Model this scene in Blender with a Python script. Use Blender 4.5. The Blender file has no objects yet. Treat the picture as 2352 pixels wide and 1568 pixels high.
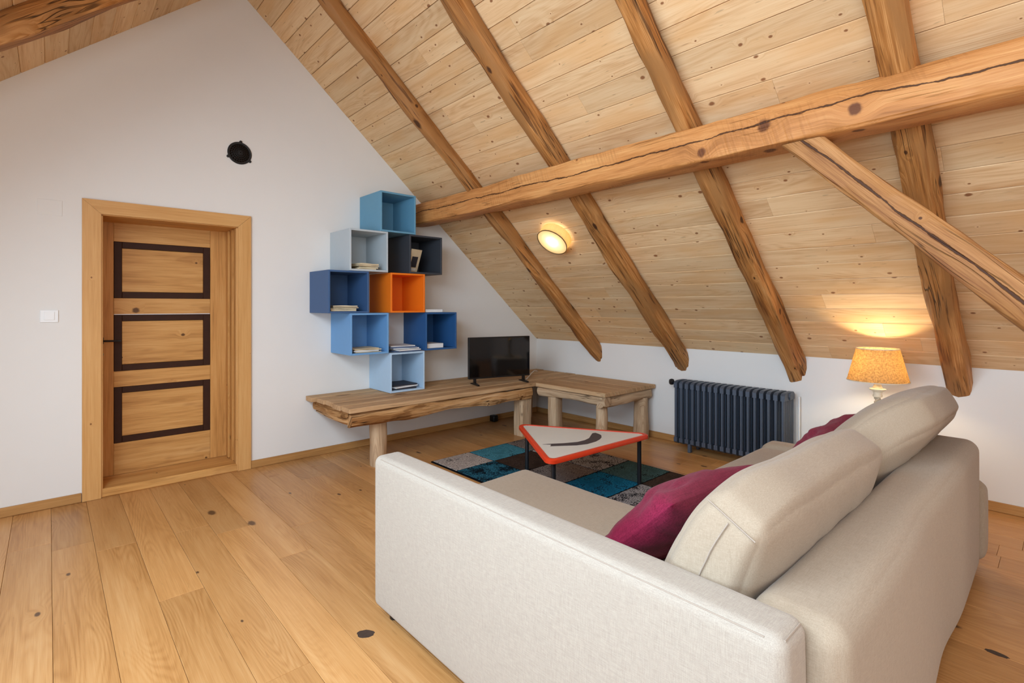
import bpy, bmesh, math, random
from mathutils import Vector, Matrix, noise, Euler

random.seed(7)
scene = bpy.context.scene
COL = scene.collection

# ------------------------------------------------------------------ camera
cam_d = bpy.data.cameras.new('camera')
cam = bpy.data.objects.new('camera', cam_d)
COL.objects.link(cam)
cam.location = (-4.61, -4.59, 1.35)
cam.rotation_euler = (math.radians(90), 0, math.radians(-42.358))
cam_d.sensor_width = 36.0
cam_d.lens = 36.0 * 1168.0 / 2352.0
cam_d.shift_y = -82.0 / 2352.0
cam_d.clip_start = 0.02
scene.camera = cam

# ------------------------------------------------------------------ view / world / window light
vs = scene.view_settings
vs.view_transform = 'Standard'
vs.look = 'None'
vs.gamma = 1.0
vs.use_curve_mapping = False
vs.exposure = 0.0

world = bpy.data.worlds.new('world')
scene.world = world
world.use_nodes = True
bg = world.node_tree.nodes['Background']
bg.inputs['Color'].default_value = (0.72, 0.85, 1.0, 1)
bg.inputs['Strength'].default_value = 1.6


def area(name, loc, direction, sx, sy, power, color):
    d = bpy.data.lights.new(name, 'AREA')
    d.shape = 'RECTANGLE'
    d.size, d.size_y = sx, sy
    d.energy = power
    d.color = color
    o = bpy.data.objects.new(name, d)
    COL.objects.link(o)
    o.location = loc
    o.rotation_euler = Vector(direction).to_track_quat('-Z', 'Y').to_euler()
    return o


# daylight entering through the window row of the left wall and the window of the rear gable
area('daylight_left_window', (-6.02, -3.6, 1.22), (1, 0, 0.0), 4.0, 0.95, 72, (0.60, 0.80, 1.0))
area('added_roof_fill', (-5.38, -3.8, 2.47), (0.657, 0, -0.754), 3.1, 1.15, 176, (0.70, 0.85, 1.0))  # added fill at an unseen roof window, brightens floor and seats
area('daylight_rear_window', (-3.3, -8.12, 1.75), (0, 1, 0.06), 3.2, 1.7, 52, (1.0, 0.92, 0.82))

# ------------------------------------------------------------------ constants of the room
S = 0.87                  # rise of the roof
Z0 = 0.93                 # height of the knee wall
XR = -3.48                # ridge
TH = math.atan(S)
CT, ST = math.cos(TH), math.sin(TH)
YE = -8.0                 # rear gable
XL = -5.9                 # left wall


def zroof(x):
    return Z0 - S * x if x > XR else Z0 + S * (x - 2 * XR)


# ------------------------------------------------------------------ helpers
def lin(h):
    h = h.lstrip('#')
    out = []
    for i in (0, 2, 4):
        v = int(h[i:i + 2], 16) / 255.0
        out.append(v / 12.92 if v <= 0.04045 else ((v + 0.055) / 1.055) ** 2.4)
    return tuple(out) + (1.0,)


WM = {}


def tag(o, label=None, cat=None, group=None, kind=None):
    if label: o['label'] = label
    if cat: o['category'] = cat
    if group: o['group'] = group
    if kind: o['kind'] = kind
    return o


def link(o, M, parent=None):
    COL.objects.link(o)
    if parent is not None:
        o.parent = parent
        o.matrix_parent_inverse = WM[parent.name].inverted()
    o.matrix_basis = M
    WM[o.name] = M.copy()
    return o


def thing(name, loc, label, cat, group=None):
    o = bpy.data.objects.new(name, None)
    o.empty_display_size = 0.1
    link(o, Matrix.Translation(Vector(loc)))
    return tag(o, label, cat, group)


def mesh(name, verts, faces, mat, parent=None, M=None, smooth=False, origin=None):
    """verts are world coordinates unless M (local-to-world) is given"""
    if M is None:
        if origin is None:
            n = len(verts)
            lo = [min(v[i] for v in verts) for i in range(3)]
            hi = [max(v[i] for v in verts) for i in range(3)]
            origin = ((lo[0] + hi[0]) / 2, (lo[1] + hi[1]) / 2, lo[2])
        M = Matrix.Translation(Vector(origin))
        verts = [(v[0] - origin[0], v[1] - origin[1], v[2] - origin[2]) for v in verts]
    me = bpy.data.meshes.new(name)
    me.from_pydata([tuple(v) for v in verts], [], faces)
    me.update()
    bm = bmesh.new()
    bm.from_mesh(me)
    bmesh.ops.recalc_face_normals(bm, faces=bm.faces)
    bm.to_mesh(me)
    bm.free()
    if smooth:
        me.polygons.foreach_set('use_smooth', [True] * len(me.polygons))
        if smooth != 'all':
            me.set_sharp_from_angle(angle=math.radians(45))
    if mat: me.materials.append(mat)
    o = bpy.data.objects.new(name, me)
    return link(o, M, parent)


def box(name, x0, x1, y0, y1, z0, z1, mat, parent=None, bev=0.0, seg=1, M=None):
    bm = bmesh.new()
    bmesh.ops.create_cube(bm, size=1.0)
    for v in bm.verts:
        v.co = Vector((x0 + (v.co.x + .5) * (x1 - x0), y0 + (v.co.y + .5) * (y1 - y0), z0 + (v.co.z + .5) * (z1 - z0)))
    if bev > 0:
        bmesh.ops.bevel(bm, geom=list(bm.edges), offset=bev, segments=seg, profile=0.5, affect='EDGES')
    bm.verts.index_update()
    vs_ = [v.co.copy() for v in bm.verts]
    fs = [[v.index for v in f.verts] for f in bm.faces]
    bm.free()
    return mesh(name, vs_, fs, mat, parent, M=M, smooth=(seg > 1))


def prism(name, poly, axis, a0, a1, mat, parent=None, extra=None):
    """poly: list of 2D points, extruded along axis ('x','y','z')"""
    def P(p, a):
        return {'x': (a, p[0], p[1]), 'y': (p[0], a, p[1]), 'z': (p[0], p[1], a)}[axis]
    V, F = [], []
    for pl in (poly if isinstance(poly[0][0], (tuple, list)) else [poly]):
        b = len(V)
        n = len(pl)
        V += [P(p, a0) for p in pl] + [P(p, a1) for p in pl]
        F.append([b + i for i in range(n)])
        F.append([b + n + i for i in reversed(range(n))])
        for i in range(n):
            F.append([b + i, b + (i + 1) % n, b + n + (i + 1) % n, b + n + i])
    return mesh(name, V, F, mat, parent)


def lathe(name, prof, cx, cy, mat, parent=None, n=32, M=None, caps=True, smooth=True):
    V, F = [], []
    for r, z in prof:
        for i in range(n):
            a = 2 * math.pi * i / n
            V.append((cx + r * math.cos(a), cy + r * math.sin(a), z))
    for k in range(len(prof) - 1):
        for i in range(n):
            j = (i + 1) % n
            F.append([k * n + i, k * n + j, (k + 1) * n + j, (k + 1) * n + i])
    if caps:
        F.append(list(range(n)))
        F.append([(len(prof) - 1) * n + i for i in range(n)])
    return mesh(name, V, F, mat, parent, M=M, smooth=smooth)


def tube(name, pts, r, mat, parent=None, n=10, M=None):
    V, F = [], []
    pts = [Vector(p) for p in pts]
    up = Vector((0, 0, 1))
    for k, p in enumerate(pts):
        t = (pts[min(k + 1, len(pts) - 1)] - pts[max(k - 1, 0)]).normalized()
        u = t.cross(up)
        if u.length < 1e-3: u = t.cross(Vector((1, 0, 0)))
        u.normalize()
        w = t.cross(u)
        for i in range(n):
            a = 2 * math.pi * i / n
            V.append(p + u * r * math.cos(a) + w * r * math.sin(a))
    for k in range(len(pts) - 1):
        for i in range(n):
            j = (i + 1) % n
            F.append([k * n + i, k * n + j, (k + 1) * n + j, (k + 1) * n + i])
    F.append(list(range(n)))
    F.append([(len(pts) - 1) * n + i for i in range(n)])
    return mesh(name, V, F, mat, parent, M=M, smooth=True)


def samples(lo, hi, r, n):
    a = [lo + r * f for f in (0, .12, .3, .55, .8, 1)]
    b = [hi - r * f for f in (1, .8, .55, .3, .12, 0)]
    m = [lo + r + (hi - lo - 2 * r) * i / n for i in range(1, n)]
    return a + m + b


def soft_box(x0, x1, y0, y1, z0, z1, r, n=(12, 12, 8), bulge=0.0, fn=None):
    lo, hi = Vector((x0, y0, z0)), Vector((x1, y1, z1))
    sx, sy, sz = samples(x0, x1, r, n[0]), samples(y0, y1, r, n[1]), samples(z0, z1, r, n[2])
    SX = (sx, sy, sz)
    idx, V, F = {}, [], []

    def vid(i, j, k):
        key = (i, j, k)
        if key in idx: return idx[key]
        p = Vector((sx[i], sy[j], sz[k]))
        c = Vector([min(max(p[a], lo[a] + r), hi[a] - r) for a in range(3)])
        d = p - c
        # faces project on the rounded hull
        if d.length > 1e-9:
            q = c + d.normalized() * r
        else:
            q = p
        if bulge:
            u = [2 * (p[a] - lo[a]) / (hi[a] - lo[a]) - 1 for a in range(3)]
            for a in range(3):
                b, cc = (a + 1) % 3, (a + 2) % 3
                if abs(u[a]) > 0.999:
                    q[a] += math.copysign(1, u[a]) * bulge * (1 - u[b] ** 4) * (1 - u[cc] ** 4)
        if fn: q = Vector(fn(q))
        idx[key] = len(V)
        V.append(q)
        return idx[key]
    nx, ny, nz = len(sx) - 1, len(sy) - 1, len(sz) - 1
    for k in (0, nz):
        for i in range(nx):
            for j in range(ny):
                F.append([vid(i, j, k), vid(i + 1, j, k), vid(i + 1, j + 1, k), vid(i, j + 1, k)])
    for j in (0, ny):
        for i in range(nx):
            for k in range(nz):
                F.append([vid(i, j, k), vid(i + 1, j, k), vid(i + 1, j, k + 1), vid(i, j, k + 1)])
    for i in (0, nx):
        for j in range(ny):
            for k in range(nz):
                F.append([vid(i, j, k), vid(i, j + 1, k), vid(i, j + 1, k + 1), vid(i, j, k + 1)])
    return V, F


def beam_mesh(L, w, d, seed, start=None, end=None, rnd=0.35, wob=0.006, waney=0.02, nseg=70, d_end=None, nring=28, w_end=None):
    """log-like beam: local x along it, section w wide (y) and d deep (from z=0 down to -d)"""
    V, F = [], []
    for k in range(nseg + 1):
        t = k / nseg
        dd = d + ((d_end or d) - d) * t
        ww = w + ((w_end or w) - w) * t
        for i in range(nring):
            a = 2 * math.pi * i / nring
            ca, sa = math.cos(a), math.sin(a)
            e = rnd
            y = math.copysign(abs(ca) ** e, ca) * ww / 2
            z = math.copysign(abs(sa) ** e, sa) * dd / 2
            x0 = t * L
            q = Vector((x0 * 2.2 + seed * 7.3, y * 9, z * 9))
            n1 = noise.noise(q)
            n2 = noise.noise(Vector((x0 * 6 + seed * 3.1, y * 25, z * 25)))
            n3 = noise.noise(Vector((x0 * 0.9 + seed * 5.7, 3.3, 0)))
            corner = abs(ca * sa) * 2
            s = 1 + (n1 * wob * 2.0 + n2 * wob * .8) / (ww / 2) - corner * waney / (ww / 2) * (0.5 + noise.noise(Vector((x0 * 1.7 + seed, a, 0))))
            yy = y * s + n3 * wob * 1.5
            zz = z * s - dd / 2 + noise.noise(Vector((x0 * 1.1, seed, 9))) * wob
            xs = start(zz) if start else 0.0
            xe = end(zz) if end else L
            V.append((xs + t * (xe - xs), yy, zz))
    for k in range(nseg):
        for i in range(nring):
            j = (i + 1) % nring
            F.append([k * nring + i, k * nring + j, (k + 1) * nring + j, (k + 1) * nring + i])
    F.append(list(range(nring)))
    F.append([nseg * nring + i for i in range(nring)])
    return V, F


def frame(origin, x, z):
    x = Vector(x).normalized()
    z = Vector(z).normalized()
    y = z.cross(x).normalized()
    z = x.cross(y)
    M = Matrix.Identity(4)
    for i in range(3):
        M[i][0], M[i][1], M[i][2], M[i][3] = x[i], y[i], z[i], origin[i]
    return M


# ------------------------------------------------------------------ materials
class G:
    def __init__(self, name):
        self.m = bpy.data.materials.new(name)
        self.m.use_nodes = True
        self.t = self.m.node_tree
        self.t.nodes.clear()
        self.out = self.t.nodes.new('ShaderNodeOutputMaterial')

    def node(self, typ, ins=None, **props):
        n = self.t.nodes.new(typ)
        for k, v in props.items(): setattr(n, k, v)
        for k, v in (ins or {}).items(): self.put(n.inputs[k], v)
        return n

    def put(self, s, v):
        if isinstance(v, bpy.types.NodeSocket):
            self.t.links.new(v, s)
        else:
            s.default_value = v

    def math(self, op, a, b=0.0, c=0.0, clamp=False):
        n = self.node('ShaderNodeMath', operation=op, use_clamp=clamp)
        self.put(n.inputs[0], a); self.put(n.inputs[1], b); self.put(n.inputs[2], c)
        return n.outputs[0]

    def mix(self, f, a, b, mode='MIX'):
        n = self.node('ShaderNodeMix', data_type='RGBA', blend_type=mode)
        self.put(n.inputs[0], f); self.put(n.inputs[6], a); self.put(n.inputs[7], b)
        return n.outputs[2]

    def step(self, v, a, b):
        n = self.node('ShaderNodeMapRange', interpolation_type='SMOOTHSTEP')
        self.put(n.inputs['Value'], v)
        self.put(n.inputs['From Min'], a); self.put(n.inputs['From Max'], b)
        return n.outputs['Result']

    def xyz(self, x=0.0, y=0.0, z=0.0):
        n = self.node('ShaderNodeCombineXYZ')
        for i, v in enumerate((x, y, z)): self.put(n.inputs[i], v)
        return n.outputs[0]

    def noise(self, vec, scale=1.0, detail=2.0, rough=0.5, dist=0.0):
        n = self.node('ShaderNodeTexNoise', {'Vector': vec, 'Scale': scale, 'Detail': detail, 'Roughness': rough, 'Distortion': dist})
        return n.outputs[0]

    def coords(self, order='XYZ', rnd=True):
        tc = self.node('ShaderNodeTexCoord').outputs['Object']
        s = self.node('ShaderNodeSeparateXYZ', {0: tc})
        d = dict(X=s.outputs[0], Y=s.outputs[1], Z=s.outputs[2])
        o = self.node('ShaderNodeObjectInfo').outputs['Random']
        res = []
        for i, k in enumerate(order):
            v = d[k]
            if rnd: v = self.math('MULTIPLY_ADD', o, (61.7, 23.3, 41.9)[i], v)
            res.append(v)
        return res + [o]

    def finish(self, color, rough=0.5, bump=None, bstr=0.3, bdist=0.002, spec=0.5, sheen=0.0, metal=0.0, coat=0.0, trans=None):
        b = self.node('ShaderNodeBsdfPrincipled')
        self.put(b.inputs['Base Color'], color)
        self.put(b.inputs['Roughness'], rough)
        self.put(b.inputs['Specular IOR Level'], spec)
        self.put(b.inputs['Metallic'], metal)
        if sheen: self.put(b.inputs['Sheen Weight'], sheen)
        if coat: self.put(b.inputs['Coat Weight'], coat)
        if bump is not None:
            bn = self.node('ShaderNodeBump', {'Height': bump, 'Strength': bstr, 'Distance': bdist})
            self.t.links.new(bn.outputs[0], b.inputs['Normal'])
        self.t.links.new(b.outputs[0], self.out.inputs[0])
        return self.m


def plain(name, color, rough=0.5, spec=0.5, metal=0.0, var=0.06, scale=30):
    g = G(name)
    l, a, b, o = g.coords(rnd=False)
    n = g.noise(g.xyz(l, a, b), scale, 3)
    c = lin(color) if isinstance(color, str) else color
    dk = tuple(v * (1 - var) for v in c[:3]) + (1,)
    lt = tuple(min(1, v * (1 + var)) for v in c[:3]) + (1,)
    return g.finish(g.mix(n, dk, lt), rough, n, 0.05, 0.001, spec, metal=metal)


def wood(name, light, mid, dark, order='XYZ', fine=70.0, cath=0.0, knots=None, knotcol='#5a3418', rough=0.55, spec=0.3,
         tone=0.18, bstr=0.25, cracks=0.0, weather2=None, patch=None, patchcol='#5a3213', weather=None, coarse=9.0, contrast=1.35, adze=False, cathw=0.12, crackline=None, specks=0.0):
    """procedural timber: l runs along the grain"""
    g = G(name)
    l, a, b, o = g.coords(order)
    ab = g.math('ADD', a, g.math('MULTIPLY', b, 0.73))
    warp = None
    kn = None
    if knots:
        dl, da, rad, prob = knots
        vo = g.node('ShaderNodeTexVoronoi', {'Vector': g.xyz(g.math('MULTIPLY', l, dl), g.math('MULTIPLY', ab, da), 0.0), 'Scale': 1.0, 'Randomness': 1.0},
                    voronoi_dimensions='2D')
        cs = g.node('ShaderNodeSeparateColor', {0: vo.outputs['Color']})
        sel = g.math('GREATER_THAN', cs.outputs[0], 1 - prob)
        size = g.math('MULTIPLY_ADD', g.math('POWER', cs.outputs[1], 2.0), 1.25, 0.35)
        dist = g.math('DIVIDE', vo.outputs['Distance'], size)
        wob = g.noise(g.xyz(g.math('MULTIPLY', l, 40.0), g.math('MULTIPLY', ab, 40.0), 0.0), 1.0, 2)
        dist = g.math('MULTIPLY_ADD', wob, rad * 0.6, dist)
        kn = g.math('MULTIPLY', g.math('SUBTRACT', 1.0, g.step(dist, rad * 0.9, rad * 1.5)), sel)
        halo = g.math('MULTIPLY', g.math('SUBTRACT', 1.0, g.step(dist, rad * 1.2, rad * 4.5)), sel)
        warp = halo
    aa = g.math('MULTIPLY_ADD', warp, 0.03, ab) if warp else ab
    big = g.noise(g.xyz(g.math('MULTIPLY', l, 0.9), g.math('MULTIPLY', aa, coarse), 0.0), 1.0, 3, 0.55)
    md = g.noise(g.xyz(g.math('MULTIPLY', l, 2.2), g.math('MULTIPLY', aa, fine), 0.0), 1.0, 3, 0.6)
    fi = g.noise(g.xyz(g.math('MULTIPLY', l, 5.0), g.math('MULTIPLY', aa, fine * 4.5), 0.0), 1.0, 2, 0.6)
    v = g.math('ADD', g.math('ADD', g.math('MULTIPLY', big, 0.42), g.math('MULTIPLY', md, 0.30)), g.math('MULTIPLY', fi, 0.28))
    v = g.math('MULTIPLY_ADD', g.math('SUBTRACT', v, 0.5), contrast, 0.5)
    height = g.math('MULTIPLY', g.math('ADD', md, fi), 0.6)
    if cath:
        w = g.noise(g.xyz(g.math('MULTIPLY', l, 0.8), g.math('MULTIPLY', aa, 6.0), 3.7), 1.0, 1.0, 0.4)
        ring = g.math('ABSOLUTE', g.math('SUBTRACT', g.math('FRACT', g.math('MULTIPLY', w, cath)), 0.5))
        ring = g.math('SUBTRACT', 1.0, g.step(ring, 0.0, 0.42))
        gate = g.step(g.noise(g.xyz(g.math('MULTIPLY', l, 0.7), g.math('MULTIPLY', ab, 3.0), 11.0), 1.0, 1.0), 0.38, 0.62)
        ring = g.math('MULTIPLY', ring, gate)
        v = g.math('MULTIPLY_ADD', ring, -cathw, v)
        height = g.math('MULTIPLY_ADD', ring, -0.3, height)
    cr = g.node('ShaderNodeValToRGB', {0: v})
    e = cr.color_ramp.elements
    e[0].position, e[0].color = 0.30, lin(dark)
    e[1].position, e[1].color = 0.72, lin(light)
    m_ = e.new(0.5); m_.color = lin(mid)
    col = cr.outputs[0]
    if weather:
        wn = g.noise(g.xyz(g.math('MULTIPLY', l, 2.0), g.math('MULTIPLY', ab, 7.0), 1.1), 1.0, 3)
        col = g.mix(g.step(wn, 0.4, 0.62), col, lin(weather))
    if weather2:
        wn = g.noise(g.xyz(g.math('MULTIPLY', l, 1.6), g.math('MULTIPLY', ab, 6.0), 8.1), 1.0, 2)
        col = g.mix(g.math('MULTIPLY', g.step(wn, 0.48, 0.66), weather2[1]), col, lin(weather2[0]))
    if patch:
        pn = g.noise(g.xyz(g.math('MULTIPLY', l, patch[0]), g.math('MULTIPLY', ab, patch[1]), 7.0), 1.0, 3, 0.6)
        pm = g.step(pn, patch[2], patch[2] + 0.06)
        col = g.mix(g.math('MULTIPLY', pm, patch[3]), col, lin(patchcol))
        height = g.math('ADD', height, g.math('MULTIPLY', pm, -0.6))
    if specks:
        sn = g.noise(g.xyz(g.math('MULTIPLY', l, 9.0), g.math('MULTIPLY', ab, 70.0), 2.0), 1.0, 2)
        sm = g.step(sn, 0.68, 0.74)
        col = g.mix(g.math('MULTIPLY', sm, specks), col, lin('#4a2a12'))
    if kn is not None:
        col = g.mix(g.math('MULTIPLY', halo, 0.35), col, lin(mid))
        col = g.mix(g.math('MULTIPLY', kn, 0.9), col, lin(knotcol))
    if cracks:
        cn = g.noise(g.xyz(g.math('MULTIPLY', l, 1.2), g.math('MULTIPLY', ab, 34.0), 5.0), 1.0, 2)
        cm = g.math('SUBTRACT', 1.0, g.step(g.math('ABSOLUTE', g.math('SUBTRACT', cn, 0.5)), 0.0, 0.022))
        gate = g.step(g.noise(g.xyz(g.math('MULTIPLY', l, 1.7), g.math('MULTIPLY', ab, 6.0), 2.0), 1.0, 2), 0.5, 0.6)
        cm = g.math('MULTIPLY', cm, gate)
        col = g.mix(g.math('MULTIPLY', cm, cracks), col, lin('#2c1708'))
        height = g.math('ADD', height, g.math('MULTIPLY', cm, -1.5))
    if crackline:
        amp, width, off = crackline
        f = g.noise(g.xyz(g.math('MULTIPLY', l, 0.7), 0.0, 0.0), 1.0, 7, 0.62)
        tgt = g.math('MULTIPLY_ADD', g.math('SUBTRACT', f, 0.5), amp, off)
        wv = g.math('MULTIPLY', g.math('SUBTRACT', g.noise(g.xyz(g.math('MULTIPLY', l, 7.0), 4.0, 0.0), 1.0, 4, 0.7), 0.27), width * 1.6)
        wv = g.math('MAXIMUM', wv, 0.0008)
        dd = g.math('ABSOLUTE', g.math('SUBTRACT', g.node('ShaderNodeSeparateXYZ', {0: g.node('ShaderNodeTexCoord').outputs['Object']}).outputs[2], tgt))
        cm2 = g.math('SUBTRACT', 1.0, g.step(dd, g.math('MULTIPLY', wv, 0.5), wv))
        col = g.mix(g.math('MULTIPLY', cm2, 0.92), col, lin('#3a1c0a'))
        height = g.math('ADD', height, g.math('MULTIPLY', cm2, -2.0))
    if adze:
        ad = g.noise(g.xyz(g.math('MULTIPLY_ADD', ab, 30.0, g.math('MULTIPLY', l, 70.0)), g.math('MULTIPLY', ab, 6.0), 0.0), 1.0, 1)
        ag = g.step(g.noise(g.xyz(g.math('MULTIPLY', l, 1.3), g.math('MULTIPLY', ab, 5.0), 21.0), 1.0, 2), 0.45, 0.6)
        height = g.math('MULTIPLY_ADD', g.math('MULTIPLY', ad, ag), 1.6, height)
        col = g.mix(g.math('MULTIPLY', g.math('MULTIPLY', g.step(ad, 0.5, 0.62), ag), 0.28), col, lin(dark))
    # every piece its own tone
    k = g.math('MULTIPLY_ADD', g.math('SUBTRACT', o, 0.5), tone, 1.0)
    hsv = g.node('ShaderNodeHueSaturation', {'Color': col, 'Value': k})
    return g.finish(hsv.outputs[0], rough, height, bstr, 0.003, spec)


def fabric(name, c1, c2, weave=700.0, rough=0.9, sheen=0.15, bstr=0.25, mottled=0.0):
    g = G(name)
    l, a, b, o = g.coords(rnd=False)
    th = []
    for ax in range(3):
        k = [weave] * 3
        k[ax] = weave * 0.06
        th.append(g.noise(g.xyz(*[g.math('MULTIPLY', q, kk) for q, kk in zip((l, a, b), k)]), 1.0, 1))
    n = g.math('MULTIPLY', g.math('ADD', g.math('ADD', th[0], th[1]), th[2]), 0.3333)
    big = g.noise(g.xyz(l, a, b), 3.0, 3)
    f = g.step(n, 0.32, 0.68)
    col = g.mix(f, lin(c1), lin(c2))
    if mottled:
        col = g.mix(g.math('MULTIPLY', g.step(big, 0.35, 0.7), mottled), col, lin(c1))
    return g.finish(col, rough, n, bstr, 0.0015, 0.15, sheen=sheen)


M = {}
M['plaster'] = plain('white_plaster', '#e6e2dc', 0.9, 0.1, var=0.012, scale=6)
M['pine'] = wood('pine_boards', '#ecd0a6', '#e1bd8f', '#c89a6a', fine=55, knots=(5.2, 7.5, 0.060, 0.62), knotcol='#85502c', tone=0.2, rough=0.6, bstr=0.12, coarse=11, specks=0.3, cath=22, cathw=0.08, contrast=1.1, weather2=('#dcab72', 0.5))
M['oak'] = wood('oak_planks', '#cfa06a', '#bf8b53', '#a5713c', fine=70, cath=30, cathw=0.10, knots=(1.6, 3.2, 0.05, 0.35), knotcol='#4a3020', tone=0.26, contrast=1.1, rough=0.36, spec=0.45, bstr=0.1, coarse=7, specks=0.15)
M['rafter'] = wood('hewn_rafter', '#d39d62', '#a97038', '#6a3c18', fine=60, contrast=1.9, knots=(2.2, 4.0, 0.07, 0.5), knotcol='#3a1d0b', tone=0.25, rough=0.6, bstr=0.8, patch=(1.6, 26.0, 0.59, 0.7), patchcol='#4c2a12', cracks=0.9, weather='#9b6c3d')
M['purlin'] = wood('hewn_purlin', '#dba366', '#c5864b', '#9a6230', fine=55, contrast=1.5, knots=(2.4, 3.2, 0.055, 0.35), knotcol='#5a2c12', tone=0.0, rough=0.55, bstr=0.7, cracks=0.5, adze=True, crackline=(0.20, 0.014, -0.10))
M['brace'] = wood('hewn_brace', '#c3905c', '#a87543', '#7d4c27', fine=60, contrast=1.7, knots=(2.4, 3.2, 0.05, 0.4), knotcol='#43220f', tone=0.0, rough=0.6, bstr=0.8, cracks=0.6, crackline=(0.1, 0.016, -0.07))
M['bench'] = wood('weathered_spruce', '#d6b48c', '#c39c72', '#9f7b55', contrast=1.6, fine=60, knots=(1.2, 3.0, 0.08, 0.4), knotcol='#5c3a20', tone=0.16, rough=0.7, spec=0.2, bstr=0.5, cracks=0.4)
M['bench_y'] = wood('weathered_spruce_across', '#d6b48c', '#c39c72', '#9f7b55', order='YXZ', contrast=1.6, fine=60, knots=(1.2, 3.0, 0.08, 0.4), knotcol='#5c3a20', tone=0.16, rough=0.7, spec=0.2, bstr=0.5, cracks=0.4)
M['log'] = wood('peeled_log', '#d8b084', '#c1925f', '#8a5c32', fine=50, contrast=1.9, knots=(2.2, 5.0, 0.12, 0.5), knotcol='#5b3517', tone=0.12, rough=0.75, spec=0.15, bstr=1.0, cracks=0.9, patch=(3.0, 20.0, 0.58, 0.6), patchcol='#6d4522')
M['bleached'] = wood('bleached_log', '#d3b998', '#c3a482', '#987757', fine=50, contrast=1.7, knots=(2.0, 4.0, 0.09, 0.4), knotcol='#6a4a30', tone=0.12, rough=0.8, spec=0.12, bstr=0.8, cracks=0.7)
M['frame'] = wood('door_casing_pine', '#dfb176', '#d09c5e', '#bd8646', order='ZXY', fine=60, contrast=1.0, knots=(4.0, 5.0, 0.035, 0.35), knotcol='#7c4a20', tone=0.05, rough=0.45, bstr=0.1)
M['frame_x'] = wood('door_casing_pine_level', '#dfb176', '#d09c5e', '#bd8646', order='XZY', fine=60, contrast=1.0, knots=(4.0, 5.0, 0.035, 0.35), knotcol='#7c4a20', tone=0.05, rough=0.45, bstr=0.1)
M['door_z'] = wood('old_door_pine', '#dfac6c', '#cb9250', '#9c6630', order='ZXY', contrast=1.15, fine=50, knots=(3.0, 3.6, 0.05, 0.5), knotcol='#4f2c11', tone=0.08, rough=0.5, bstr=0.2, patch=(1.2, 6.0, 0.6, 0.35), patchcol='#8a5526')
M['door_x'] = wood('old_door_pine_level', '#e0b072', '#cd9755', '#9f6a34', order='XZY', contrast=1.15, fine=50, knots=(3.0, 3.6, 0.05, 0.5), knotcol='#4f2c11', tone=0.08, rough=0.5, bstr=0.2, patch=(1.2, 6.0, 0.6, 0.3), patchcol='#8a5526')
M['dark_band'] = plain('dark_brown_paint', '#3a2114', 0.6, 0.2, var=0.25, scale=22)
M['skirting'] = wood('oak_skirting', '#c99a62', '#b5854d', '#99693a', fine=80, tone=0.05, rough=0.5, bstr=0.1)
M['skirting_y'] = wood('oak_skirting_side', '#c99a62', '#b5854d', '#99693a', order='YXZ', fine=80, tone=0.05, rough=0.5, bstr=0.1)
M['linen'] = fabric('beige_linen', '#9b8f82', '#b0a596', mottled=0.1)
M['linen_shaded'] = fabric('beige_linen_shaded', '#988772', '#ab9a85', mottled=0.1)  # same linen, shade painted in: darker and warmer for back and cushions
M['seam'] = plain('linen_seam', '#a39587', 0.9, 0.1)
M['velvet'] = fabric('maroon_velvet', '#6a122c', '#8c2140', weave=260, rough=0.8, sheen=0.06, bstr=0.15, mottled=0.5)
M['black_metal'] = plain('black_metal', '#14161a', 0.42, 0.5, var=0.1)
M['iron'] = plain('dark_iron', '#1c1a19', 0.6, 0.4, var=0.2)
M['black_plastic'] = plain('black_plastic', '#0b0b0d', 0.35, 0.5)
M['screen'] = plain('screen_glass', '#040406', 0.06, 0.5, var=0.0)
M['radiator'] = plain('anthracite_enamel', '#4a5462', 0.45, 0.5, var=0.06)
M['white_paint'] = plain('white_lacquer', '#e9e9e6', 0.4, 0.4, var=0.01)
M['white_plastic'] = plain('white_plastic', '#f0f0ee', 0.35, 0.5, var=0.01)
M['red'] = plain('red_enamel', '#d93a17', 0.35, 0.5, var=0.08)
M['sign'] = plain('sign_white', '#d9d6cd', 0.35, 0.4, var=0.03, scale=12)
M['sign_dark'] = plain('sign_dark_symbol', '#413a40', 0.45, 0.3, var=0.05)
M['rope'] = plain('pale_rope', '#b7aa95', 0.8, 0.2, var=0.15, scale=120)
M['cream'] = plain('distressed_cream', '#d6ccb6', 0.7, 0.2, var=0.15, scale=60)
M['paper'] = plain('cream_paper', '#d8c6a4', 0.8, 0.2, var=0.12)
M['paper_w'] = plain('white_paper', '#e4e2df', 0.7, 0.2, var=0.05)
M['paper_k'] = plain('dark_cover', '#2c2b33', 0.5, 0.4, var=0.1)
M['paper_b'] = plain('blue_cover', '#5b6c8c', 0.5, 0.4, var=0.15)
M['brass'] = plain('worn_brass', '#8d7a55', 0.4, 0.5, metal=0.8)
M['knot'] = plain('dark_knot', '#43342b', 0.5, 0.3, var=0.3, scale=90)
M['dark'] = plain('dark_gap', '#1a1008', 0.9, 0.1)
BOXC = dict(A='#669ab5', B='#b9c2c6', D='#3c3f45', N='#3d5c85', O='#f27a18', L='#6fa0cf', R='#2c598c', W='#b4cde2')
for k, v in BOXC.items():
    M['box' + k] = plain('lacquer_' + k, v, 0.5, 0.35, var=0.03)

# emission / translucent materials of the two lamps


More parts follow.
